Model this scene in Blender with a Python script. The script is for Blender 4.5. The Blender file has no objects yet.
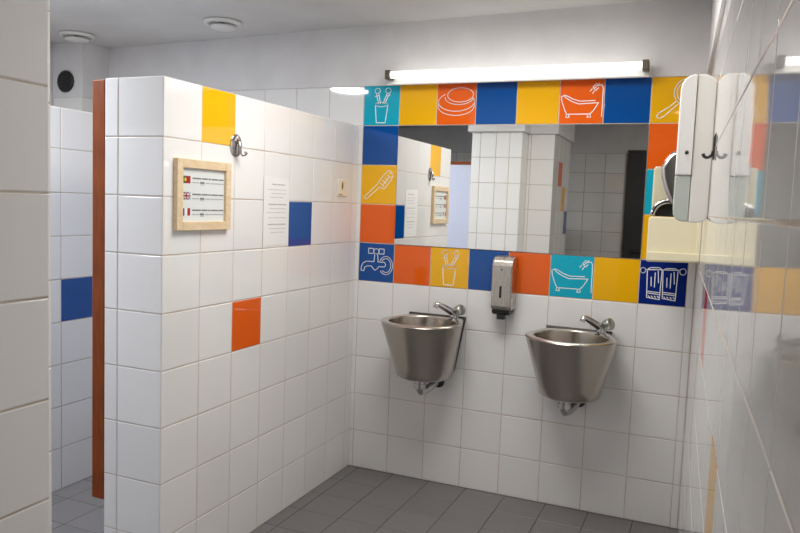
import bpy, bmesh, math, random
from mathutils import Vector, Matrix, Euler
random.seed(7)
S = bpy.context.scene
COL = S.collection

# ------------------------------------------------------------------ materials
def new_mat(name):
    m = bpy.data.materials.new(name); m.use_nodes = True
    nt = m.node_tree
    return m, nt, nt.nodes['Principled BSDF']

def link(nt, a, ao, b, bi): nt.links.new(a.outputs[ao], b.inputs[bi])

def bump(nt, bsdf, scale, strength, dist=0.001, detail=2.0, stretch=None):
    tc = nt.nodes.new('ShaderNodeTexCoord'); n = nt.nodes.new('ShaderNodeTexNoise')
    n.inputs['Scale'].default_value = scale; n.inputs['Detail'].default_value = detail
    if stretch:
        mp = nt.nodes.new('ShaderNodeMapping'); mp.inputs['Scale'].default_value = stretch
        link(nt, tc, 'Object', mp, 'Vector'); link(nt, mp, 'Vector', n, 'Vector')
    else:
        link(nt, tc, 'Object', n, 'Vector')
    b = nt.nodes.new('ShaderNodeBump'); b.inputs['Strength'].default_value = strength
    b.inputs['Distance'].default_value = dist
    link(nt, n, 'Fac', b, 'Height'); link(nt, b, 'Normal', bsdf, 'Normal')
    return n

def plain(name, col, rough=.5, metal=0., ior=1.5, bs=None, spec=None):
    m, nt, b = new_mat(name)
    b.inputs['Base Color'].default_value = (*col, 1)
    b.inputs['Roughness'].default_value = rough
    b.inputs['Metallic'].default_value = metal
    b.inputs['IOR'].default_value = ior
    if spec is not None: b.inputs['Specular IOR Level'].default_value = spec
    if bs: bump(nt, b, *bs)
    return m

def glazed(name, col, var=.04, rough=.035, wave=.08, ior=1.5, edge=.0022):
    """glazed tile: every tile (mesh island) has its own slight tone"""
    m, nt, b = new_mat(name)
    g = nt.nodes.new('ShaderNodeNewGeometry')
    mr = nt.nodes.new('ShaderNodeMapRange')
    mr.inputs['To Min'].default_value = 1 - var; mr.inputs['To Max'].default_value = 1.0
    link(nt, g, 'Random Per Island', mr, 'Value')
    mx = nt.nodes.new('ShaderNodeVectorMath'); mx.operation = 'SCALE'
    mx.inputs[0].default_value = col
    link(nt, mr, 'Result', mx, 'Scale')
    link(nt, mx, 'Vector', b, 'Base Color')
    b.inputs['Roughness'].default_value = rough
    b.inputs['IOR'].default_value = ior
    n = bump(nt, b, 9.0, wave, .002, 1.0)
    if edge:                                   # softly rounded glazed edges
        bv = nt.nodes.new('ShaderNodeBevel'); bv.samples = 4; bv.inputs['Radius'].default_value = edge
        bp = b.inputs['Normal'].links[0].from_node
        link(nt, bv, 'Normal', bp, 'Normal')
    return m

def mottled(name, c1, c2, scale, rough, b_scale=60., b_str=.1):
    m, nt, b = new_mat(name)
    tc = nt.nodes.new('ShaderNodeTexCoord'); n = nt.nodes.new('ShaderNodeTexNoise')
    n.inputs['Scale'].default_value = scale; n.inputs['Detail'].default_value = 5
    link(nt, tc, 'Object', n, 'Vector')
    r = nt.nodes.new('ShaderNodeValToRGB')
    r.color_ramp.elements[0].position = .35; r.color_ramp.elements[0].color = (*c1, 1)
    r.color_ramp.elements[1].position = .65; r.color_ramp.elements[1].color = (*c2, 1)
    link(nt, n, 'Fac', r, 'Fac'); link(nt, r, 'Color', b, 'Base Color')
    b.inputs['Roughness'].default_value = rough
    bump(nt, b, b_scale, b_str, .001)
    return m

def brushed(name, col, rough, stretch=(4, 4, 160), strength=.06):
    m, nt, b = new_mat(name)
    b.inputs['Base Color'].default_value = (*col, 1); b.inputs['Metallic'].default_value = 1
    n = bump(nt, b, 6., strength, .001, 3., stretch)
    mr = nt.nodes.new('ShaderNodeMapRange')
    mr.inputs['To Min'].default_value = rough * .8; mr.inputs['To Max'].default_value = rough * 1.25
    link(nt, n, 'Fac', mr, 'Value'); link(nt, mr, 'Result', b, 'Roughness')
    return m

def wood(name, c1, c2, stretch=(3, 3, .4), rough=.4):
    m, nt, b = new_mat(name)
    tc = nt.nodes.new('ShaderNodeTexCoord'); mp = nt.nodes.new('ShaderNodeMapping')
    mp.inputs['Scale'].default_value = stretch
    n = nt.nodes.new('ShaderNodeTexNoise'); n.inputs['Scale'].default_value = 25; n.inputs['Detail'].default_value = 6
    link(nt, tc, 'Object', mp, 'Vector'); link(nt, mp, 'Vector', n, 'Vector')
    r = nt.nodes.new('ShaderNodeValToRGB')
    r.color_ramp.elements[0].position = .3; r.color_ramp.elements[0].color = (*c1, 1)
    r.color_ramp.elements[1].position = .7; r.color_ramp.elements[1].color = (*c2, 1)
    link(nt, n, 'Fac', r, 'Fac'); link(nt, r, 'Color', b, 'Base Color')
    b.inputs['Roughness'].default_value = rough; b.inputs['Specular IOR Level'].default_value = .25
    return m

def emissive(name, col, strength):
    m, nt, b = new_mat(name)
    b.inputs['Base Color'].default_value = (.8, .8, .8, 1)
    b.inputs['Emission Color'].default_value = (*col, 1)
    b.inputs['Emission Strength'].default_value = strength
    return m

GROUT = mottled('grout', (.50, .42, .34), (.64, .57, .50), 9, .9, 200, .3)
WHITE = glazed('white_tile', (.80, .795, .785))
BLUE = glazed('blue_tile', (.002, .070, .300), .06)
ORANGE = glazed('orange_tile', (.780, .120, .010), .06)
YELLOW = glazed('yellow_tile', (.840, .440, .006), .05)
CYAN = glazed('turquoise_tile', (.010, .400, .560), .05)
NAVY = glazed('navy_tile', (.006, .022, .190), .05)
PAINT = mottled('white_paint', (.66, .65, .65), (.72, .71, .71), 5, .7, 140, .12)
LINE = plain('white_drawing_line', (.86, .88, .86), .25)
WALLM = [GROUT, WHITE, BLUE, ORANGE, YELLOW, CYAN, NAVY, PAINT, LINE]
g_, w_, b_, o_, y_, c_, n_, p_, l_ = range(9)
CEIL = mottled('ceiling_paint', (.60, .59, .585), (.66, .65, .645), 3, .75, 160, .1)
FLOORT = glazed('grey_floor_tile', (.18, .17, .172), .12, .42, .12, edge=0)
FLOORG = mottled('floor_grout', (.05, .045, .042), (.085, .075, .07), 12, .9)
STEEL = brushed('brushed_steel', (.47, .435, .395), .24, (4, 4, 220), .07)
STEEL_IN = brushed('polished_steel', (.62, .59, .54), .20, (30, 30, 30), .03)
STEEL_BASIN = brushed('basin_steel', (.42, .385, .335), .22, (30, 30, 30), .04)
DARKREFL_STEEL = plain('dark_reflection_steel', (.10, .09, .085), .35, 1.0)  # basin back plate: dark reflections put into the base colour
CHROME = plain('chrome', (.50, .50, .51), .12, 1.0)
CHROME_DULL = plain('dull_chrome', (.42, .43, .39), .34, 1.0)
BLACKP = plain('black_plastic', (.015, .015, .017), .4)
DARKM = plain('dark_metal', (.06, .055, .055), .35, .7)
WPLAST = plain('white_plastic', (.74, .735, .71), .28, bs=(30, .03))
WPLAST2 = plain('grey_white_plastic', (.72, .70, .66), .32)
CREAMP = plain('cream_plastic', (.70, .645, .46), .28, bs=(30, .03))
def window_plastic():
    m, nt, b = new_mat('translucent_plastic')
    b.inputs['Base Color'].default_value = (.60, .65, .60, 1); b.inputs['Roughness'].default_value = .2
    b.inputs['Transmission Weight'].default_value = .25
    return m
WINP = window_plastic()
PALEWOOD = wood('pale_wood', (.66, .50, .31), (.76, .62, .42), (3, 1, 3))
DOORWOOD = wood('door_edge_wood', (.17, .032, .003), (.25, .055, .004), (3, 3, .4), .6)
LILAC = plain('lilac_laminate', (.58, .60, .72), .35)
BLACKD = plain('black_door_paint', (.012, .012, .013), .45)
PAPER = plain('paper', (.80, .80, .79), .6)
GLASSP = plain('framed_sheet', (.70, .735, .725), .12)
INK = plain('grey_ink', (.20, .20, .21), .7)
INKL = plain('pale_ink', (.42, .42, .42), .7)
RED = plain('flag_red', (.34, .012, .018), .4)
GREEN = plain('flag_green', (.02, .14, .04), .4)
FBLUE = plain('flag_blue', (.012, .03, .17), .4)
FWHITE = plain('flag_white', (.8, .8, .8), .4)
FYEL = plain('flag_yellow', (.8, .5, .03), .4)
MIRR = plain('mirror_glass', (.87, .88, .86), .0, 1.0)
BACKG = plain('mirror_edge', (.30, .34, .32), .2)
TUBE = emissive('lit_tube', (1.0, .965, .90), 2.2)
LAMPW = plain('lamp_white_enamel', (.78, .78, .76), .35)
BRASS = plain('brown_lamp_holder', (.085, .06, .03), .4)
WFRAME = plain('window_frame_paint', (.7, .7, .7), .4)
BROWN = plain('brown_mark', (.25, .13, .04), .5)
def pane_glass():
    m, nt, b = new_mat('window_glass')
    b.inputs['Base Color'].default_value = (1, 1, 1, 1); b.inputs['Roughness'].default_value = 0
    b.inputs['Transmission Weight'].default_value = 1; b.inputs['IOR'].default_value = 1.02
    return m
PANE = pane_glass()

# ------------------------------------------------------------------ mesh helpers
def box(bm, x0, x1, y0, y1, z0, z1, mi=0):
    v = [bm.verts.new((x, y, z)) for x in (x0, x1) for y in (y0, y1) for z in (z0, z1)]
    for f in ((0, 1, 3, 2), (4, 6, 7, 5), (0, 4, 5, 1), (2, 3, 7, 6), (0, 2, 6, 4), (1, 5, 7, 3)):
        bm.faces.new([v[i] for i in f]).material_index = mi

def obox(bm, O, U, V, N, u0, u1, v0, v1, n0, n1, mi=0):
    """box in a frame O,U,V,N"""
    O, U, V, N = map(Vector, (O, U, V, N))
    v = [bm.verts.new(O + U * a + V * b + N * c) for a in (u0, u1) for b in (v0, v1) for c in (n0, n1)]
    for f in ((0, 1, 3, 2), (4, 6, 7, 5), (0, 4, 5, 1), (2, 3, 7, 6), (0, 2, 6, 4), (1, 5, 7, 3)):
        bm.faces.new([v[i] for i in f]).material_index = mi

def prism(bm, pts, vec, mi=0):
    """polygon of 3-D points swept along vec"""
    vec = Vector(vec)
    a = [bm.verts.new(Vector(p)) for p in pts]; b = [bm.verts.new(Vector(p) + vec) for p in pts]
    n = len(pts)
    bm.faces.new(a[::-1]).material_index = mi; bm.faces.new(b).material_index = mi
    for i in range(n):
        bm.faces.new((a[i], a[(i + 1) % n], b[(i + 1) % n], b[i])).material_index = mi

def tube(bm, pts, r, seg=12, mi=0, cap=True):
    pts = [Vector(p) for p in pts]
    rs = r if isinstance(r, (list, tuple)) else [r] * len(pts)
    rings = []
    ref = None
    for i, p in enumerate(pts):
        if i == 0: t = pts[1] - p
        elif i == len(pts) - 1: t = p - pts[i - 1]
        else: t = (pts[i + 1] - p).normalized() + (p - pts[i - 1]).normalized()
        t.normalize()
        if ref is None: ref = t.orthogonal().normalized()
        u = (ref - t * ref.dot(t)).normalized(); ref = u
        w = t.cross(u)
        rings.append([bm.verts.new(p + (u * math.cos(2 * math.pi * k / seg) + w * math.sin(2 * math.pi * k / seg)) * rs[i]) for k in range(seg)])
    for a, b in zip(rings, rings[1:]):
        for k in range(seg):
            f = bm.faces.new((a[k], a[(k + 1) % seg], b[(k + 1) % seg], b[k])); f.material_index = mi; f.smooth = True
    if cap:
        bm.faces.new(rings[0][::-1]).material_index = mi; bm.faces.new(rings[-1]).material_index = mi

def lathe(bm, O, axis, prof, seg=32, mi=0):
    """prof: list of (radius, height along axis)"""
    O = Vector(O); A = Vector(axis).normalized(); u = A.orthogonal().normalized(); w = A.cross(u)
    rings = []
    for r, h in prof:
        if r <= 1e-6: rings.append([bm.verts.new(O + A * h)])
        else: rings.append([bm.verts.new(O + A * h + (u * math.cos(2 * math.pi * k / seg) + w * math.sin(2 * math.pi * k / seg)) * r) for k in range(seg)])
    for a, b in zip(rings, rings[1:]):
        for k in range(seg):
            va = [a[k % len(a)]] + ([a[(k + 1) % seg]] if len(a) > 1 else [])
            vb = ([b[(k + 1) % seg]] if len(b) > 1 else []) + [b[k % len(b)]]
            f = bm.faces.new(va + vb); f.material_index = mi; f.smooth = True

ORG = {}
def obj(name, bm, mats, parent=None, loc=None, bevel=0, bseg=2, smooth_angle=None):
    """links bm (built in world coordinates) as one mesh object, origin at the parent's base or at loc"""
    o_ = Vector(ORG[parent.name]) if parent is not None else Vector(loc or (0, 0, 0))
    bmesh.ops.recalc_face_normals(bm, faces=bm.faces[:])
    bmesh.ops.translate(bm, verts=bm.verts[:], vec=-o_)
    me = bpy.data.meshes.new(name); bm.to_mesh(me); bm.free()
    for m in (mats if isinstance(mats, (list, tuple)) else [mats]): me.materials.append(m)
    o = bpy.data.objects.new(name, me); COL.objects.link(o)
    if parent is not None: o.parent = parent
    else: o.location = o_
    ORG[o.name] = o_
    if bevel:
        b = o.modifiers.new('bevel', 'BEVEL'); b.width = bevel; b.segments = bseg; b.limit_method = 'ANGLE'; b.angle_limit = math.radians(35)
    if smooth_angle:
        for p in me.polygons: p.use_smooth = True
        me.set_sharp_from_angle(angle=math.radians(smooth_angle))
    return o

def thing(name, label, cat, loc, group=None):
    o = bpy.data.objects.new(name, None); COL.objects.link(o); o.location = loc
    o.empty_display_size = .05
    ORG[o.name] = Vector(loc); o['label'] = label; o['category'] = cat
    if group: o['group'] = group
    return o

def tag(o, label, cat, group=None):
    o['label'] = label; o['category'] = cat
    if group: o['group'] = group
    return o

def struct(name, bm, mats, parent=None, label=None, loc=None, bevel=0):
    o = obj(name, bm, mats, parent, loc, bevel)
    if parent is None: o['kind'] = 'structure'
    if label: o['label'] = label
    return o

# tiles as real slabs: a chamfered plate per cell, over the grout plane
GAP = .0035
def tile(bm, O, U, V, N, u0, u1, v0, v1, h, mi, tilt=.0006):
    g = GAP / 2; c = min(.0018, h * 1.2)
    if u1 - u0 < .012 or v1 - v0 < .012: return
    base = [(u0 + g, v0 + g), (u1 - g, v0 + g), (u1 - g, v1 - g), (u0 + g, v1 - g)]
    top = [(u0 + g + c, v0 + g + c), (u1 - g - c, v0 + g + c), (u1 - g - c, v1 - g - c), (u0 + g + c, v1 - g - c)]
    mu, mv = (u0 + u1) / 2, (v0 + v1) / 2
    tu, tv = random.uniform(-tilt, tilt) * 2, random.uniform(-tilt, tilt) * 2
    a = [bm.verts.new(O + U * p + V * q) for p, q in base]
    b = [bm.verts.new(O + U * p + V * q + N * (h + (p - mu) * tu + (q - mv) * tv)) for p, q in top]
    bm.faces.new(b).material_index = mi
    for i in range(4):
        bm.faces.new((a[i], a[(i + 1) % 4], b[(i + 1) % 4], b[i])).material_index = mi

def cuts(a, b, phase, step=.2):
    r = [a]; k = math.ceil((a - phase) / step + 1e-6)
    while phase + k * step < b - 1e-4:
        if phase + k * step > a + .004: r.append(phase + k * step)
        k += 1
    return r + [b]

def tile_face(bm, O, U, V, N, us, vs, colour=None, h=.0015, skip=None, tilt=.0006):
    O, U, V, N = map(Vector, (O, U, V, N))
    for i in range(len(us) - 1):
        for j in range(len(vs) - 1):
            mu, mv = (us[i] + us[i + 1]) / 2, (vs[j] + vs[j + 1]) / 2
            if skip and skip(mu, mv): continue
            tile(bm, O, U, V, N, us[i], us[i + 1], vs[j], vs[j + 1], h, (colour(mu, mv) if colour else None) or w_, tilt)

X, Y, Z = Vector((1, 0, 0)), Vector((0, 1, 0)), Vector((0, 0, 1))
H = 2.36                       # top of the walls, just above the ceiling
def cz(x): return 2.300 + .0184 * x   # the ceiling falls slightly to the left
XL, YF = -1.95, -4.30          # left wall, far wall behind the camera
RA = math.tan(math.radians(2.1)); RX = 1.632   # right wall: not quite square to the back wall
RU = Vector((RA, -1, 0)).normalized(); RN = Vector((-1, -RA, 0)).normalized()
R0 = Vector((RX, 0, 0))
def rx(y): return RX - RA * y
def RW(s, d, z): return R0 + RU * s + RN * d + Z * z

# ------------------------------------------------------------------ shell
bm = bmesh.new()
box(bm, XL - .1, 2.0, YF - .1, .1, -.08, -.0015, 0)
fu = cuts(XL, 1.85, .04); fv = cuts(YF, 0, 0.0)
tile_face(bm, (0, 0, -.0015), X, Y, Z, fu, fv, lambda a, b: 1, .0015, None, .0004)
struct('floor', bm, [FLOORG, FLOORT])

bm = bmesh.new(); prism(bm, [(XL - .1, .1, cz(XL - .1)), (2.0, .1, cz(2.0)), (2.0, .1, 2.45), (XL - .1, .1, 2.45)], (0, YF - .2, 0))
struct('ceiling', bm, CEIL)

# back wall with the mirror and the coloured border
bm = bmesh.new()
box(bm, XL - .1, RX + .1, 0.0015, .12, 0, 2.0, g_)
box(bm, XL - .1, RX + .1, -.004, .12, 2.0, H, p_)
def in_border(u, v):
    return 0 < u < 1.6 and 1.0 < v < 2.0 and not (.2 < u < 1.4 and 1.2 < v < 1.8)
tile_face(bm, (0, .0015, 0), X, Z, -Y, cuts(XL, rx(0), 0), cuts(0, 2.0, 0), None, .0015, in_border)
wall_back = struct('wall_back', bm, WALLM)

# the border: one course of coloured tiles round the mirror, nine with white line drawings
TOP = [c_, y_, o_, b_, y_, o_, b_, y_]; BOT = [b_, o_, y_, b_, o_, c_, y_, n_]
LEFT = {1.7: b_, 1.5: y_, 1.3: o_}; RIGHT = {1.7: o_, 1.5: c_, 1.3: y_}
def border_colour(u, v):
    i = int(u / .2)
    if v > 1.8: return TOP[i]
    if v < 1.2: return BOT[i]
    d = LEFT if i == 0 else RIGHT
    return d[min(d, key=lambda k: abs(k - v))]
bm = bmesh.new()
tile_face(bm, (0, .0015, 0), X, Z, -Y, cuts(0, 1.6, 0), cuts(1.0, 2.0, 0), border_colour, .0017, lambda u, v: not in_border(u, v))

def stroke(bm, cell, pts, w=.0036, closed=False):
    """a flat raised line on the tile face; pts in tile units (0..1, 0..1)"""
    cx, cz = cell
    P = [Vector((cx + a * .2, -.00035, cz + b * .2)) for a, b in pts]
    if closed: P.append(P[0])
    for a, b in zip(P, P[1:]):
        d = (b - a)
        if d.length < 1e-6: continue
        d.normalize(); s = Vector((-d.z, 0, d.x)) * w / 2; e = d * w * .35
        q = [a - e + s, b + e + s, b + e - s, a - e - s]
        prism(bm, q, (0, -.0005, 0), l_)
def ell(cx, cy, a, b, n=28, t0=0, t1=360):
    return [(cx + a * math.cos(math.radians(t0 + (t1 - t0) * k / n)), cy + b * math.sin(math.radians(t0 + (t1 - t0) * k / n))) for k in range(n + 1)]
def draw_cup(c):
    stroke(bm, c, [(.33, .52), (.37, .07), (.62, .07), (.68, .52)])
    stroke(bm, c, ell(.505, .53, .175, .055))
    for bx, tx, r in ((.44, .38, .075), (.56, .68, .075)):
        stroke(bm, c, ell(tx, .87, r, .065, 14))
        stroke(bm, c, [(bx - .02, .55), (tx - .03, .80)]); stroke(bm, c, [(bx + .03, .55), (tx + .04, .80)])
        stroke(bm, c, [(tx - .06, .73), (tx + .05, .76)])
def draw_tub(c):
    stroke(bm, c, [(.04, .62), (.06, .50), (.13, .32), (.18, .22), (.70, .22), (.78, .30), (.88, .47)])
    stroke(bm, c, [(.88, .47), (.45, .45), (.30, .50), (.16, .58), (.09, .645), (.04, .62)])
    stroke(bm, c, [(.10, .655), (.18, .63), (.32, .555), (.47, .51), (.80, .52)])
    for fx in (.18, .66):
        stroke(bm, c, [(fx, .21), (fx - .02, .15), (fx + .06, .15), (fx + .05, .21)])
    stroke(bm, c, [(.965, .16), (.965, .80), (.93, .87), (.85, .85)])
    stroke(bm, c, [(.88, .90), (.76, .78)]); stroke(bm, c, [(.82, .90), (.74, .82), (.80, .74), (.86, .80)])
    stroke(bm, c, [(.72, .78), (.68, .73)]); stroke(bm, c, [(.77, .73), (.74, .68)])
def draw_soap(c):
    stroke(bm, c, ell(.60, .72, .33, .17)); stroke(bm, c, ell(.57, .66, .36, .17, 20, 180, 350))
    stroke(bm, c, ell(.50, .56, .46, .23, 30, 130, 380)); stroke(bm, c, ell(.50, .45, .46, .22, 24, 180, 360))
    stroke(bm, c, [(.04, .56), (.04, .45)]); stroke(bm, c, [(.96, .56), (.96, .45)])
def draw_mirror(c):
    stroke(bm, c, ell(.72, .66, .25, .28)); stroke(bm, c, ell(.72, .66, .19, .22))
    stroke(bm, c, [(.53, .48), (.40, .36), (.18, .22), (.13, .14), (.20, .10), (.30, .16), (.47, .32), (.58, .42)])
    stroke(bm, c, [(.62, .68), (.70, .73)]); stroke(bm, c, [(.66, .62), (.78, .72)])
def draw_brush(c):
    stroke(bm, c, [(.10, .18), (.14, .12), (.20, .16), (.52, .44), (.58, .42), (.66, .40)])
    stroke(bm, c, [(.10, .18), (.46, .52), (.50, .58), (.62, .74), (.74, .86), (.82, .86)])
    stroke(bm, c, [(.66, .40), (.84, .62), (.90, .76), (.82, .86)])
    for k in range(5):
        a = .54 + k * .065; stroke(bm, c, [(a, .55 + k * .065), (a + .10, .47 + k * .075)])
    stroke(bm, c, [(.60, .47), (.80, .72)])
def draw_tap(c):
    stroke(bm, c, [(.08, .27), (.16, .27), (.18, .36), (.26, .40), (.38, .40), (.42, .34), (.48, .30), (.54, .34), (.58, .40), (.74, .40), (.78, .46), (.74, .52), (.56, .52), (.54, .73), (.46, .73), (.44, .52), (.22, .52), (.12, .46), (.08, .36), (.08, .27)])
    stroke(bm, c, ell(.78, .44, .19, .235, 24, -140, 150)); stroke(bm, c, ell(.78, .44, .14, .18, 18, -130, 140))
    stroke(bm, c, [(.28, .73), (.28, .86), (.42, .86), (.42, .73)], closed=True)
    stroke(bm, c, [(.58, .73), (.58, .86), (.72, .86), (.72, .73)], closed=True)
    stroke(bm, c, ell(.50, .79, .07, .07, 14))
def draw_towels(c):
    stroke(bm, c, ell(.07, .76, .055, .06, 14)); stroke(bm, c, ell(.90, .78, .065, .07, 14))
    stroke(bm, c, [(.13, .78), (.83, .81)])
    for x0 in (.16, .49):
        stroke(bm, c, [(x0, .78), (x0 + .02, .16), (x0 + .29, .13), (x0 + .31, .80), (x0 + .25, .84), (x0 + .06, .83)], closed=True)
        stroke(bm, c, [(x0 + .02, .30), (x0 + .30, .28)]); stroke(bm, c, [(x0 + .02, .26), (x0 + .30, .24)])
        stroke(bm, c, [(x0 + .09, .62), (x0 + .10, .42)]); stroke(bm, c, [(x0 + .17, .72), (x0 + .17, .40)])
        stroke(bm, c, [(x0 + .23, .76), (x0 + .25, .50)])
        for k in range(4): stroke(bm, c, [(x0 + .05 + k * .065, .20), (x0 + .08 + k * .065, .17)])
draw_cup((0, 1.8)); draw_soap((.4, 1.8)); draw_tub((1.0, 1.8)); draw_mirror((1.4, 1.8))
draw_brush((0, 1.4)); draw_tap((0, 1.0)); draw_cup((.4, 1.0)); draw_tub((1.0, 1.0)); draw_towels((1.4, 1.0))
struct('tile_border', bm, WALLM, wall_back, 'course of blue, orange, yellow and turquoise tiles with white drawings')

# right wall
bm = bmesh.new()
obox(bm, R0, RU, Z, RN, 0, -YF + .1, 0, 2.0, -.12, -.001, g_)
obox(bm, R0, RU, Z, RN, 0, -YF + .1, 2.0, H, -.12, .012, p_)
def right_colour(s, z):
    if 1.15 < s < 1.35 and 1.0 < z < 1.2: return o_
    if 1.95 < s < 2.15 and .8 < z < 1.0: return y_
tile_face(bm, R0 - RN * .001, RU, Z, RN, cuts(0, -YF, 1.15), cuts(0, 2.0, 0), right_colour, .001, None, .0005)
struct('wall_right', bm, WALLM)

# far wall behind the camera and left wall with the corridor window
bm = bmesh.new()
box(bm, XL - .1, 1.9, YF - .12, YF - .0015, 0, 2.0, g_)
box(bm, XL - .1, 1.9, YF - .12, YF + .008, 2.0, H, p_)
tile_face(bm, (0, YF - .0015, 0), X, Z, Y, cuts(XL, rx(YF), .055), cuts(0, 2.0, 0), None, .0015, lambda u, v: .86 < u < 1.74 and v < 2.03)
struct('wall_far', bm, WALLM)
WY0, WY1, WZ0, WZ1 = -2.7, -1.6, 1.2, 2.0
bm = bmesh.new()
for y0, y1, z0, z1 in ((YF, WY0, 0, 2.0), (WY1, 0, 0, 2.0), (WY0, WY1, 0, WZ0)):
    box(bm, XL - .12, XL - .0015, y0, y1, z0, z1, g_)
box(bm, XL - .12, XL + .004, YF, 0, 2.0, H, p_)
tile_face(bm, (XL - .0015, 0, 0), Y, Z, X, cuts(YF, 0, -.1), cuts(0, 2.0, 0), None, .0015, lambda u, v: WY0 - .1 < u < WY1 + .1 and WZ0 < v)
struct('wall_left', bm, WALLM)
bm = bmesh.new()
for y0, y1, z0, z1 in ((WY0, WY0 + .05, WZ0, WZ1), (WY1 - .05, WY1, WZ0, WZ1), (WY0 + .05, WY1 - .05, WZ0, WZ0 + .05), (WY0 + .05, WY1 - .05, WZ1 - .05, WZ1), ((WY0 + WY1) / 2 - .02, (WY0 + WY1) / 2 + .02, WZ0 + .05, WZ1 - .05)):
    box(bm, XL - .08, XL - .03, y0, y1, z0, z1)
win = struct('window_1', bm, WFRAME)
bm = bmesh.new(); box(bm, XL - .058, XL - .052, WY0 + .05, WY1 - .05, WZ0 + .05, WZ1 - .05)
obj('pane', bm, PANE, win)

# boxed duct in the corner of the cubicle
bm = bmesh.new()
box(bm, XL + .006, -1.712, -.20, -.0025, 0, 1.955, g_); box(bm, XL + .006, -1.708, -.204, -.0045, 1.955, H - .001, p_)
tile_face(bm, (0, -.20, 0), X, Z, -Y, [XL + .006, -1.712], cuts(0, 1.955, 0)); tile_face(bm, (-1.712, 0, 0), Y, Z, X, [-.20, -.004], cuts(0, 1.955, 0))
struct('wall_duct', bm, WALLM)

# cubicle partition
PX0, PX1, PY, PZ = -.279, -.0215, -1.4615, 1.8
bm = bmesh.new()
box(bm, PX0 + .0015, PX1 - .0015, PY + .0015, -.001, 0.0, PZ - .0015, g_)
def part_colour(u, v):
    k = int((u - PY) / .2)
    return {(1, 8): y_, (4, 6): b_, (2, 4): o_}.get((k, int(v / .2 + 1e-6)))
rows = cuts(0, PZ, 0)
tile_face(bm, (PX1 - .0015, 0, 0), Y, Z, X, cuts(PY, -.001, PY), rows, part_colour)
tile_face(bm, (0, PY + .0015, 0), X, Z, -Y, [PX0, -.2175, PX1], rows)
tile_face(bm, (PX0 + .0015, 0, 0), Y, Z, -X, cuts(PY, -.001, PY), rows)
tile_face(bm, (0, 0, PZ - .0015), X, Y, Z, [PX0, -.2175, PX1], cuts(PY, -.001, PY))
struct('wall_partition', bm, WALLM)

# divider between the cubicles
DX = -1.07
bm = bmesh.new()
DZ = 1.785
box(bm, DX - .10, DX - .0015, -1.46, -.001, 0.0, DZ - .0015, g_)
def div_colour(u, v): return b_ if -.933 < u < -.733 and .8 < v < 1.0 else None
dr = cuts(0, DZ, 0)
tile_face(bm, (DX - .0015, 0, 0), Y, Z, X, cuts(-1.46, -.001, -.933), dr, div_colour)
tile_face(bm, (0, -1.46, 0), X, Z, -Y, [DX - .10, DX], dr)
tile_face(bm, (0, 0, DZ - .0015), X, Y, Z, [DX - .10, DX], cuts(-1.46, -.001, -.933))
struct('wall_divider', bm, WALLM)

# stepped pillar beside the camera
A0, A1, AY = -.105, .300, -2.195
B1, BY, BE = .512, -2.387, -3.085
bm = bmesh.new()
box(bm, A0, A1 - .0015, BE, AY - .0015, 0, 2.0, g_); box(bm, A1 - .0015, B1 - .0015, BE, BY - .0015, 0, 2.0, g_)
box(bm, A0 - .03, A1 + .02, BE, AY + .028, 2.0, H - .001, p_); box(bm, A1 + .02, B1 + .028, BE - .001, BY + .024, 2.0, H - .001, p_)
pr_ = cuts(0, 2.0, 0)
tile_face(bm, (0, AY - .0015, 0), X, Z, Y, [A0, -.035, .092, .200, A1], pr_)
tile_face(bm, (A1 - .0015, 0, 0), Y, Z, X, [BY, AY], pr_)
tile_face(bm, (0, BY - .0015, 0), X, Z, Y, [A1, A1 + .025, B1], pr_)
def pil_colour(u, v):
    u = -u
    if 2.60 < u < 2.77 and 1.6 < v < 1.8: return o_
    if 2.77 < u < 2.94 and 1.4 < v < 1.6: return y_
    if 2.94 < u and 1.2 < v < 1.4: return b_
tile_face(bm, (B1 - .0015, 0, 0), Y, Z, X, [BE, -2.94, -2.77, -2.60, BY], pr_, pil_colour)
tile_face(bm, (A0, 0, 0), Y, Z, -X, cuts(BE, AY, BE), pr_)
struct('wall_pillar', bm, WALLM)

# screen with the closed cubicle door opposite (seen in the mirror)
bm = bmesh.new()
box(bm, XL, -1.02, -2.90, -2.80, 0, 1.8, g_)
tile_face(bm, (0, -2.80, 0), X, Z, Y, cuts(XL, -1.02, -1.02), dr)
struct('wall_screen', bm, WALLM)
bm = bmesh.new(); box(bm, -1.01, -.10, -2.84, -2.80, .22, 1.775)
d2 = struct('door_2', bm, LILAC, label='closed pale lilac cubicle door')
bm = bmesh.new(); box(bm, -1.01, -.10, -2.843, -2.797, 1.775, 1.803)
obj('door_edge', bm, DOORWOOD, d2)['label'] = 'red-brown wooden edging'
# open cubicle door, seen along its edge beside the partition
bm = bmesh.new(); box(bm, -.335, -.292, -1.425, -.78, .295, 1.795)
d1 = struct('door_1', bm, LILAC, label='open cubicle door folded back beside the partition')
bm = bmesh.new(); box(bm, -.346, -.2885, -1.452, -1.425, .292, 1.798)
obj('door_edge', bm, DOORWOOD, d1, bevel=.004)['label'] = 'orange-brown wooden edging'
bm = bmesh.new()
for z in (.6, 1.5): tube(bm, [(-.284, -1.415, z - .04), (-.284, -1.415, z + .04)], .0045)
obj('hinge', bm, CHROME_DULL, d1)
# black door in the far wall
bm = bmesh.new(); box(bm, .872, 1.735, YF + .002, YF + .045, .004, 2.03)
d3 = struct('door_3', bm, BLACKD, label='black door', bevel=.003)
bm = bmesh.new(); tube(bm, [(.95, YF + .045, 1.02), (.95, YF + .10, 1.02), (1.07, YF + .10, 1.02)], .010)
obj('door_handle', bm, DARKM, d3)

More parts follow.
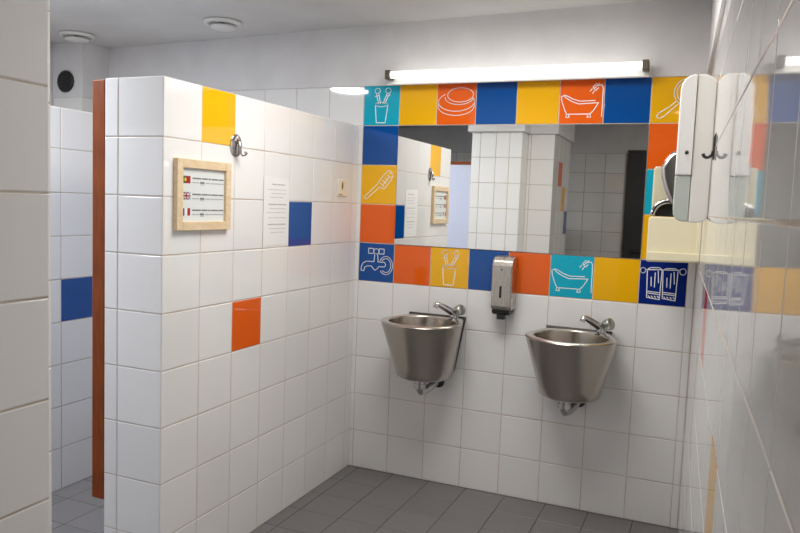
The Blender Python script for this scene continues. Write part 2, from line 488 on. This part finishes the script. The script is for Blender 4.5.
# ------------------------------------------------------------------ mirror
bm = bmesh.new()
box(bm, .202, 1.398, -.0055, -.0006, 1.202, 1.798, 0)
mo = obj('wall_mirror', bm, [BACKG, MIRR], None, (.8, 0, 1.2))
for p in mo.data.polygons:
    if p.normal.y < -.9: p.material_index = 1
tag(mo, 'wide frameless wall mirror framed by the coloured tile border', 'mirror')

# ------------------------------------------------------------------ fluorescent lamp
lz = 2.0
t = thing('fluorescent_lamp', 'long lit fluorescent tube lamp on the wall above the mirror', 'lamp', (.78, -.004, 1.99))
bm = bmesh.new(); prism(bm, [(.155, -.0036, 2.001), (.155, -.040, 1.992), (.155, -.066, 1.990), (.155, -.068, 1.996), (.155, -.042, 2.006), (.155, -.042, 2.040), (.155, -.0036, 2.044)], (1.235, 0, 0))
obj('housing', bm, LAMPW, t)
TY, TZ, TR = -.082, 2.036, .0165
bm = bmesh.new(); tube(bm, [(.185, TY, TZ), (1.362, TY, TZ)], TR, 20)
obj('tube', bm, TUBE, t)['label'] = 'glowing white tube'
for x0, x1 in ((.157, .184), (1.363, 1.390)):
    bm = bmesh.new(); box(bm, x0, x1, TY - .018, -.0425, TZ - .022, TZ + .022)
    obj('lamp_holder', bm, BRASS, t, bevel=.003)

# ------------------------------------------------------------------ sinks
def dshape(phi, r, w, dback):
    """distance from centre to a D outline: circle in front, hull to a straight back"""
    d = Vector((math.cos(phi), math.sin(phi)))
    if d.y <= 0: return r
    # side segment (r,0)->(w,dback), back segment (w,dback)->(-w,dback)
    best = 1e9
    for (ax, ay), (bx, by) in (((r, 0), (w, dback)), ((w, dback), (-w, dback)), ((-w, dback), (-r, 0))):
        ex, ey = bx - ax, by - ay
        den = d.x * ey - d.y * ex
        if abs(den) < 1e-9: continue
        tt = (ax * ey - ay * ex) / den; ss = (ax * d.y - ay * d.x) / den
        if tt > 0 and -1e-6 <= ss <= 1 + 1e-6: best = min(best, tt)
    return best

def make_sink(cx, label):
    t = thing('hand_basin', label, 'sink', (cx, 0, .575), 'steel hand basins')
    N = 72
    def ring(bm, f, z, cy):
        out = []
        for k in range(N):
            ph = 2 * math.pi * k / N
            r = f(ph); out.append(bm.verts.new((cx + r * math.cos(ph), cy + r * math.sin(ph), z)))
        return out
    zt, zb = .850, .578
    def lay(z):       # outer shell dimensions at height z
        f = (z - zb) / (zt - zb)
        return .130 + (.197 - .130) * f, .103 + (.142 - .103) * f, -.160 - .052 * f
    bm = bmesh.new(); R = []; mats = []
    r, w, cy = lay(zb)
    for rr, zz in ((.02, zb + .001), (r - .014, zb), (r - .004, zb + .004)):
        R.append(ring(bm, lambda ph, rr=rr: min(rr, dshape(ph, rr, min(w, rr), -.013 - cy)), zz, cy))
    for f in (.04, .2, .4, .6, .8, .93, .985):
        z = zb + (zt - zb) * f; r, w, cy = lay(z)
        R.append(ring(bm, lambda ph: dshape(ph, r, w, -.013 - cy), z, cy))
    r, w, cy = lay(zt)
    for dr_, z in ((-.001, zt + .002), (.002, zt + .006), (.009, zt + .008)):
        R.append(ring(bm, lambda ph: dshape(ph, r, w, -.013 - cy) - dr_, z, cy))
    n_out = len(R)
    ir = r - .036
    for rr, z in ((ir + .003, zt + .008), (ir, zt + .006), (ir - .001, zt - .001), (ir - .004, zt - .03), (ir - .016, zt - .09), (ir - .036, zt - .145), (ir - .080, zt - .178), (.025, zt - .185)):
        R.append(ring(bm, lambda ph: rr, z, cy))
    for a, b in zip(R, R[1:]):
        for k in range(N):
            f = bm.faces.new((a[k], a[(k + 1) % N], b[(k + 1) % N], b[k])); f.smooth = True
            f.material_index = 0 if R.index(b) < n_out - 1 else (1 if R.index(b) < n_out + 2 else 2)
    bm.faces.new(R[0]); bm.faces.new(R[-1][::-1]).material_index = 2
    obj('bowl', bm, [STEEL, STEEL_IN, STEEL_BASIN], t, smooth_angle=50)
    bm = bmesh.new()
    prism(bm, [(cx - .150, -.0025, .864), (cx + .152, -.0025, .864), (cx + .104, -.0025, .585), (cx - .104, -.0025, .585)], (0, -.013, 0))
    obj('back_plate', bm, DARKREFL_STEEL, t, bevel=.002)
    bm = bmesh.new(); lathe(bm, (cx, cy, zt - .186), Z, [(0, .004), (.022, .004), (.026, .001), (.026, 0)], 20)
    obj('drain', bm, CHROME, t)
    # waste pipe and trap
    bm = bmesh.new()
    tube(bm, [(cx - .02, -.155, .58), (cx - .02, -.155, .530)], .026, 18)
    tube(bm, [(cx - .02, -.155, .54), (cx - .02, -.155, .512), (cx - .017, -.145, .500), (cx - .006, -.12, .500), (cx + .008, -.085, .512), (cx + .014, -.06, .522), (cx + .014, -.002, .525)], .020, 16)
    lathe(bm, (cx - .02, -.155, .53), Z, [(0, -.010), (.030, -.010), (.030, .012), (0, .012)], 18)
    wp = obj('waste_pipe', bm, CHROME, t, smooth_angle=50)
    bm = bmesh.new(); lathe(bm, (cx + .018, -.0025, .525), -Y, [(0, 0), (.034, 0), (.030, .006), (.018, .008), (.018, .03), (0, .03)], 20)
    obj('wall_collar', bm, DARKM, wp)
    # self-closing tap on the right rear corner of the rim
    tx, ty = cx + .108, -.062
    bm = bmesh.new()
    lathe(bm, (tx, ty, .852), Z, [(0, 0), (.028, 0), (.028, .006), (.022, .010), (.021, .040), (.018, .052), (0, .054)], 20)
    tap = obj('tap', bm, CHROME, t, smooth_angle=50)
    bm = bmesh.new()
    tube(bm, [(tx + .004, ty, .880), (tx - .018, ty - .016, .898), (tx - .042, ty - .038, .916), (tx - .061, ty - .054, .929), (tx - .072, ty - .062, .929), (tx - .076, ty - .066, .913)], [.018, .0175, .0155, .0135, .0135, .0125], 14)
    obj('spout', bm, CHROME, tap, smooth_angle=50)
    bm = bmesh.new()
    lathe(bm, (tx + .002, ty, .890), (.80, -.45, .40), [(0, 0), (.012, 0), (.014, .014), (.024, .022), (.027, .050), (.022, .056), (0, .057)], 22)
    obj('push_knob', bm, CHROME_DULL, tap, smooth_angle=50)
    return t

def copy_tree(o, parent=None):
    c = o.copy(); COL.objects.link(c)
    if parent is not None: c.parent = parent
    for ch in list(o.children): copy_tree(ch, c)
    return c
sink = make_sink(.450, 'round steel hand basin on the wall nearest the tiled partition')
sink2 = copy_tree(sink); sink2.location.x = 1.148
sink2['label'] = 'round steel hand basin on the wall nearest the paper towel dispenser'

# ------------------------------------------------------------------ soap dispenser
t = thing('soap_dispenser', 'steel wall soap dispenser with black nozzle between the two basins', 'soap dispenser', (.795, 0, .90))
bm = bmesh.new()
prism(bm, [(.747, -.0002, .925), (.747, -.088, .925), (.747, -.098, .945), (.747, -.098, 1.135), (.747, -.090, 1.160), (.747, -.070, 1.175), (.747, -.0002, 1.182)], (.098, 0, 0))
obj('body', bm, brushed('soap_dispenser_steel', (.56, .52, .47), .27, (120, 4, 4), .05), t, bevel=.006, bseg=3)
bm = bmesh.new(); box(bm, .787, .797, -.100, -.0965, .985, 1.040)
obj('level_window', bm, BLACKP, t)
bm = bmesh.new(); lathe(bm, (.794, -.0975, 1.118), -Y, [(0, 0), (.004, 0), (.004, .002), (0, .0025)], 12)
obj('lock', bm, DARKM, t)
bm = bmesh.new()
prism(bm, [(.752, -.004, .926), (.752, -.092, .926), (.752, -.088, .908), (.752, -.06, .900), (.752, -.004, .908)], (.084, 0, 0))
box(bm, .775, .812, -.084, -.05, .880, .903)
obj('nozzle', bm, BLACKP, t, bevel=.003)

# ------------------------------------------------------------------ framed notice, sheet of paper, hook and plate on the partition
def PF(y, z, d=0): return Vector((PX1 + d, y, z))
t = thing('framed_notice', 'pale wood picture frame holding a notice with three flags', 'framed notice', PF(-1.253, 1.285))
Y0, Y1, Z0, Z1, FW = -1.411, -1.107, 1.285, 1.534, .031
bm = bmesh.new()
for y0, y1, z0, z1 in ((Y0, Y0 + FW, Z0, Z1), (Y1 - FW, Y1, Z0, Z1), (Y0 + FW, Y1 - FW, Z0, Z0 + FW), (Y0 + FW, Y1 - FW, Z1 - FW, Z1)):
    box(bm, PX1 + .0002, PX1 + .019, y0, y1, z0, z1)
obj('frame', bm, PALEWOOD, t, bevel=.002)
bm = bmesh.new(); box(bm, PX1 + .0002, PX1 + .008, Y0 + FW, Y1 - FW, Z0 + FW, Z1 - FW)
sheet = obj('sheet', bm, GLASSP, t)
SX = PX1 + .008
def fbox(bm, y0, y1, z0, z1, mi=0, e=.0004, s=0): box(bm, SX + s, SX + s + e, y0, y1, z0, z1, mi)
FY = Y0 + FW + .004
FLAGZ = (1.4626, 1.406, 1.350)
bm = bmesh.new(); z = FLAGZ[0]
fbox(bm, FY, FY + .018, z - .013, z + .013, 0); fbox(bm, FY + .018, FY + .045, z - .013, z + .013, 1)
prism(bm, [(SX + .0004, FY + .018 + .006 * math.cos(a * math.pi / 6), z + .006 * math.sin(a * math.pi / 6)) for a in range(12)], (.0003, 0, 0), 2)
obj('flag', bm, [GREEN, RED, FYEL], sheet)['label'] = 'green and red flag with a yellow disc'
bm = bmesh.new(); z = FLAGZ[1]; W2, H2, cy = .0225, .013, FY + .0225
fbox(bm, FY, FY + .045, z - H2, z + H2, 0)
def diag(bm, sgn, w, s, mi):
    L = math.hypot(W2, H2); nx, nz = -sgn * H2 / L * w, W2 / L * w
    prism(bm, [(SX + s, cy - W2 * .92 + nx, z - sgn * H2 * .92 + nz), (SX + s, cy + W2 * .92 + nx, z + sgn * H2 * .92 + nz), (SX + s, cy + W2 * .92 - nx, z + sgn * H2 * .92 - nz), (SX + s, cy - W2 * .92 - nx, z - sgn * H2 * .92 - nz)], (.0002, 0, 0), mi)
for sgn in (1, -1): diag(bm, sgn, .0026, .0004, 1)
for sgn in (1, -1): diag(bm, sgn, .0010, .0006, 2)
fbox(bm, FY, FY + .045, z - .0045, z + .0045, 1, .0002, .0008); fbox(bm, cy - .0045, cy + .0045, z - H2, z + H2, 1, .0002, .0008)
fbox(bm, FY, FY + .045, z - .0026, z + .0026, 2, .0002, .0010); fbox(bm, cy - .0026, cy + .0026, z - H2, z + H2, 2, .0002, .0010)
obj('flag', bm, [FBLUE, FWHITE, RED], sheet)['label'] = 'blue flag with red and white crosses'
bm = bmesh.new(); z = FLAGZ[2]
for k in range(3): fbox(bm, FY + .015 * k, FY + .015 * (k + 1), z - .013, z + .013, k)
obj('flag', bm, [FBLUE, FWHITE, RED], sheet)['label'] = 'blue, white and red striped flag'
def text_rows(bm, y0, y1, z, h, words, mi=0, x=None, e=.0004):
    """a line of print: one bar per illegible word"""
    tot = sum(words); gap = .0035; k = (y1 - y0 - gap * (len(words) - 1)) / tot; y = y0
    for w in words:
        box(bm, x, x + e, y, y + w * k, z - h / 2, z + h / 2, mi); y += w * k + gap
TY0 = FY + .056; TY1 = Y1 - FW - .004
bm = bmesh.new()
for z in FLAGZ:
    text_rows(bm, TY0, TY1, z + .006, .0055, (7, 5, 2, 6, 4), 0, SX)
    text_rows(bm, TY0, TY0 + .036, z - .009, .0046, (4, 3), 1, SX)
    fbox(bm, TY0 + .042, TY0 + .066, z - .0125, z - .005, 0); fbox(bm, TY0 + .042, TY0 + .066, z - .0165, z - .0152, 0)
    text_rows(bm, TY0 + .072, TY1, z - .009, .0046, (2, 6), 1, SX)
obj('print', bm, [INK, INKL], sheet)['label'] = 'lines of small grey print'

t = thing('paper_notice', 'plain white sheet of printed paper stuck beside the blue tile', 'notice', PF(-.763, 1.21))
bm = bmesh.new()
prism(bm, [(PX1 - .0002, -.861, 1.212), (PX1 - .0002, -.664, 1.209), (PX1 - .0002, -.666, 1.482), (PX1 - .0002, -.678, 1.494), (PX1 - .0002, -.861, 1.500)], (.0011, 0, 0))
sh = obj('sheet', bm, PAPER, t)
bm = bmesh.new(); x = PX1 + .0009
zz = 1.468
for n, (a, b, ws, mi, st) in enumerate([(.055, .03, (5, 3, 4), 0, .022), (.025, .02, (4, 6, 3, 5), 1, .016), (.05, .02, (3, 5, 4), 1, .016), (.04, .04, (6, 4), 1, .030),
                                         (.03, .015, (6, 7), 0, .018), (.04, .02, (4, 5, 3), 1, .016), (.02, .02, (5, 2, 6, 4), 1, .022), (.03, .015, (4, 4, 5), 1, .028),
                                         (.03, .02, (7, 6), 0, .018), (.04, .02, (3, 6, 3), 1, .016), (.05, .03, (5, 4), 1, .016)]):
    text_rows(bm, -.855 + a, -.67 - b, zz, .0045 if mi == 0 else .0032, ws, mi, x, .0003); zz -= st
obj('print', bm, [INKL, plain('faint_ink', (.55, .55, .55), .7)], sh)['label'] = 'rows of faint grey print'

t = thing('coat_hook', 'shiny oval coat hook on the partition above the framed notice', 'hook', PF(-1.060, 1.555))
bm = bmesh.new()
lathe(bm, (0, 0, 0), X, [(0, 0), (.030, 0), (.030, .004), (.024, .008), (0, .009)], 28)
for v in bm.verts: v.co = Vector((PX1 + .0002 + v.co.x, -1.060 + v.co.y * 1.2, 1.606 + v.co.z * 1.42))
obj('plate', bm, CHROME, t, smooth_angle=50)
bm = bmesh.new()
tube(bm, [(PX1 + .008, -1.060, 1.622), (PX1 + .018, -1.060, 1.615), (PX1 + .021, -1.060, 1.595), (PX1 + .023, -1.058, 1.577), (PX1 + .029, -1.052, 1.570), (PX1 + .035, -1.045, 1.573), (PX1 + .037, -1.042, 1.581)], [.007, .007, .006, .006, .006, .006, .007], 12)
obj('hook_arm', bm, CHROME, t, smooth_angle=60)

t = thing('wall_plate', 'small cream plate with a brown mark on the partition near the corner', 'wall plate', PF(-.178, 1.43))
bm = bmesh.new(); box(bm, PX1 + .0002, PX1 + .005, -.222, -.130, 1.434, 1.515)
obj('plate', bm, plain('cream_card', (.80, .74, .60), .4), t, bevel=.002)
bm = bmesh.new()
prism(bm, [(PX1 + .005, -.176 + .009 * math.cos(a * math.pi / 8), 1.485 + .020 * math.sin(a * math.pi / 8)) for a in range(16)], (.0005, 0, 0))
box(bm, PX1 + .005, PX1 + .0055, -.214, -.172, 1.441, 1.445)
obj('mark', bm, BROWN, t)

# ------------------------------------------------------------------ paper towel dispenser, hook and hand dryer on the right wall
def rprism(bm, prof, s0, s1, mi=0):
    """profile of (distance off the wall, height) swept along the wall from s0 to s1"""
    prism(bm, [RW(s0, d, z) for d, z in prof], RU * (s1 - s0), mi)
t = thing('towel_dispenser', 'tall white rounded paper towel dispenser on the right wall', 'dispenser', RW(.83, 0, 1.38))
bm = bmesh.new(); rprism(bm, [(.0003, 1.400), (.012, 1.386), (.030, 1.381), (.056, 1.381), (.056, 1.838), (.030, 1.838), (.012, 1.828), (.0003, 1.812)], .70, .95)
obj('body', bm, WPLAST2, t, bevel=.004)
bm = bmesh.new(); rprism(bm, [(.0575, 1.528), (.104, 1.528), (.104, 1.790), (.101, 1.808), (.094, 1.822), (.082, 1.833), (.068, 1.838), (.0575, 1.838)], .695, .955)
obj('cover', bm, WPLAST, t, bevel=.005, bseg=3)
bm = bmesh.new(); rprism(bm, [(.0575, 1.382), (.080, 1.384), (.094, 1.390), (.102, 1.404), (.104, 1.424), (.104, 1.5265), (.0575, 1.5265)], .70, .95)
obj('level_window', bm, WINP, t, bevel=.004)
bm = bmesh.new(); lathe(bm, RW(.954, .074, 1.598), RU, [(0, 0), (.006, 0), (.006, .003), (0, .004)], 14)
obj('lock', bm, DARKM, t)

t = thing('coat_hook', 'dark metal coat hook on the right wall beside the white dispenser', 'hook', RW(1.12, 0, 1.575))
bm = bmesh.new(); rprism(bm, [(.0002, 1.566), (.005, 1.563), (.006, 1.628), (.0002, 1.642)], 1.108, 1.132)
obj('plate', bm, DARKM, t)
bm = bmesh.new(); tube(bm, [RW(1.12, .004, 1.590), RW(1.12, .008, 1.578), RW(1.12, .015, 1.572), RW(1.12, .022, 1.571), RW(1.12, .028, 1.575), RW(1.12, .031, 1.582)], [.005, .005, .0045, .0045, .005, .005], 12)
obj('hook_arm', bm, DARKM, t, smooth_angle=60)

t = thing('hand_dryer', 'cream and chrome hand dryer on the right wall behind the white dispenser', 'hand dryer', RW(.25, 0, 1.215))
bm = bmesh.new()
rprism(bm, [(.0003, 1.222), (.190, 1.216), (.194, 1.224), (.194, 1.385), (.188, 1.394), (.0003, 1.394)], .12, .40)
obj('base', bm, CREAMP, t, bevel=.005, bseg=3)
bm = bmesh.new()
rprism(bm, [(.0003, 1.228), (.190, 1.222), (.193, 1.226), (.193, 1.252), (.188, 1.257), (.0003, 1.257)], .395, .416)
rprism(bm, [(.0003, 1.250), (.016, 1.250), (.016, 1.392), (.0003, 1.392)], .395, .412)
obj('front_lip', bm, CREAMP, t, bevel=.005, bseg=3)
bm = bmesh.new(); rprism(bm, [(.0003, 1.396), (.186, 1.396), (.192, 1.410), (.192, 1.588), (.186, 1.598), (.0003, 1.602)], .12, .235)
obj('back_housing', bm, CREAMP, t, bevel=.006, bseg=3)
bm = bmesh.new()
rprism(bm, [(.0003, 1.396), (.086, 1.396), (.104, 1.425), (.128, 1.463), (.146, 1.505), (.158, 1.545), (.164, 1.585), (.152, 1.606), (.140, 1.630), (.122, 1.648), (.100, 1.656), (.0003, 1.656)], .245, .37)
obj('hood', bm, brushed('dryer_chrome', (.56, .55, .55), .16, (20, 20, 20), .02), t, bevel=.016, bseg=5, smooth_angle=60)
def arc(r, a0, a1, n=18): return [(.124 + r * math.cos(math.radians(a0 + (a1 - a0) * k / n)), 1.3955 + r * math.sin(math.radians(a0 + (a1 - a0) * k / n))) for k in range(n + 1)]
bm = bmesh.new()
rprism(bm, arc(.070, 0, 180) + arc(.050, 180, 0), .24, .335)
nz = obj('nozzle', bm, CHROME, t, bevel=.007, bseg=4, smooth_angle=50)
bm = bmesh.new(); rprism(bm, arc(.0495, 0, 180), .245, .30)
obj('nozzle_opening', bm, BLACKP, nz)

# ------------------------------------------------------------------ ceiling vents and the black wall vent
def make_vent(x, y, label):
    t = thing('ceiling_vent', label, 'ceiling vent', (x, y, cz(x)), 'round ceiling vents')
    bm = bmesh.new(); lathe(bm, (x, y, cz(x)), -Z, [(0, .001), (.094, .001), (.096, .008), (.086, .017), (.072, .018), (.066, .004), (0, .003)], 40)
    obj('ring', bm, WPLAST, t)
    bm = bmesh.new(); lathe(bm, (x, y, cz(x)), -Z, [(0, .003), (.012, .003), (.012, .024), (.060, .024), (.063, .030), (.057, .038), (0, .042)], 36)
    obj('disc', bm, WPLAST, t)
    return t
v1 = make_vent(-.652, -.316, 'round white ceiling vent above the tiled partition')
v2 = copy_tree(v1); v2.location = (-1.60, -.345, cz(-1.60)); v2['label'] = 'round white ceiling vent in the dim corner above the cubicle'
t = thing('wall_vent', 'round black vent high on the wall in the dim cubicle corner', 'vent', (-1.835, -.204, 2.0))
bm = bmesh.new(); lathe(bm, (-1.835, -.2045, 2.045), -Y, [(0, 0), (.062, 0), (.064, .008), (.050, .016), (.044, .012), (0, .010)], 32)
obj('ring', bm, BLACKP, t)
bm = bmesh.new()
for k in range(5): box(bm, -1.870, -1.800, -.219, -.2155, 2.014 + k * .014, 2.020 + k * .014)
obj('grille', bm, DARKM, t)

# ------------------------------------------------------------------ light, camera, world
w = bpy.data.worlds.new('sky'); S.world = w; w.use_nodes = True
w.node_tree.nodes['Background'].inputs['Color'].default_value = (.62, .76, 1.0, 1)
w.node_tree.nodes['Background'].inputs['Strength'].default_value = 1.0
L = bpy.data.lights.new('daylight', 'AREA'); L.shape = 'RECTANGLE'; L.size = 1.2; L.size_y = 1.0
L.energy = 6; L.color = (.82, .89, 1.0)
lo = bpy.data.objects.new('daylight', L); COL.objects.link(lo)
lo.location = (XL - .45, (WY0 + WY1) / 2, 1.75); lo.rotation_euler = (0, math.radians(-80), 0)

L = bpy.data.lights.new('overhead_light', 'AREA'); L.shape = 'DISK'; L.size = .9  # unseen overhead light added for the room's brightness; no fitting modelled
L.energy = 21; L.color = (1.0, .97, .93)
lo = bpy.data.objects.new('overhead_light', L); COL.objects.link(lo)
lo.location = (.85, -1.10, 2.28)

L = bpy.data.lights.new('corridor_lamp', 'AREA'); L.shape = 'DISK'; L.size = .28
L.energy = 30; L.color = (.93, .96, 1.0)
lo = bpy.data.objects.new('corridor_lamp', L); COL.objects.link(lo)
lo.location = (-.96, -1.70, 2.265)

L = bpy.data.lights.new('entrance_fill', 'AREA'); L.shape = 'DISK'; L.size = .35  # unseen warm fill, added to lift the far wall and the near sides
L.energy = 2.2; L.color = (1.0, .90, .78)
lo = bpy.data.objects.new('entrance_fill', L); COL.objects.link(lo)
lo.location = (1.5, -3.3, 2.28)

cam = bpy.data.cameras.new('camera'); co = bpy.data.objects.new('camera', cam); COL.objects.link(co)
co.location = (1.6739, -3.408, 1.4036)
co.rotation_euler = (math.radians(85.129), math.radians(-2.1427), math.radians(23.069))
cam.sensor_width = 36; cam.lens = 727.64 / 800 * 36; cam.clip_start = .01
S.camera = co
S.view_settings.view_transform = 'Standard'; S.view_settings.look = 'None'
S.view_settings.gamma = 1; S.view_settings.use_curve_mapping = False
S.view_settings.exposure = 0.22
S.cycles.max_bounces = 10; S.cycles.diffuse_bounces = 6; S.cycles.glossy_bounces = 8; S.cycles.transmission_bounces = 6
S.cycles.use_denoising = True; S.cycles.sample_clamp_indirect = 6; S.cycles.caustics_reflective = False
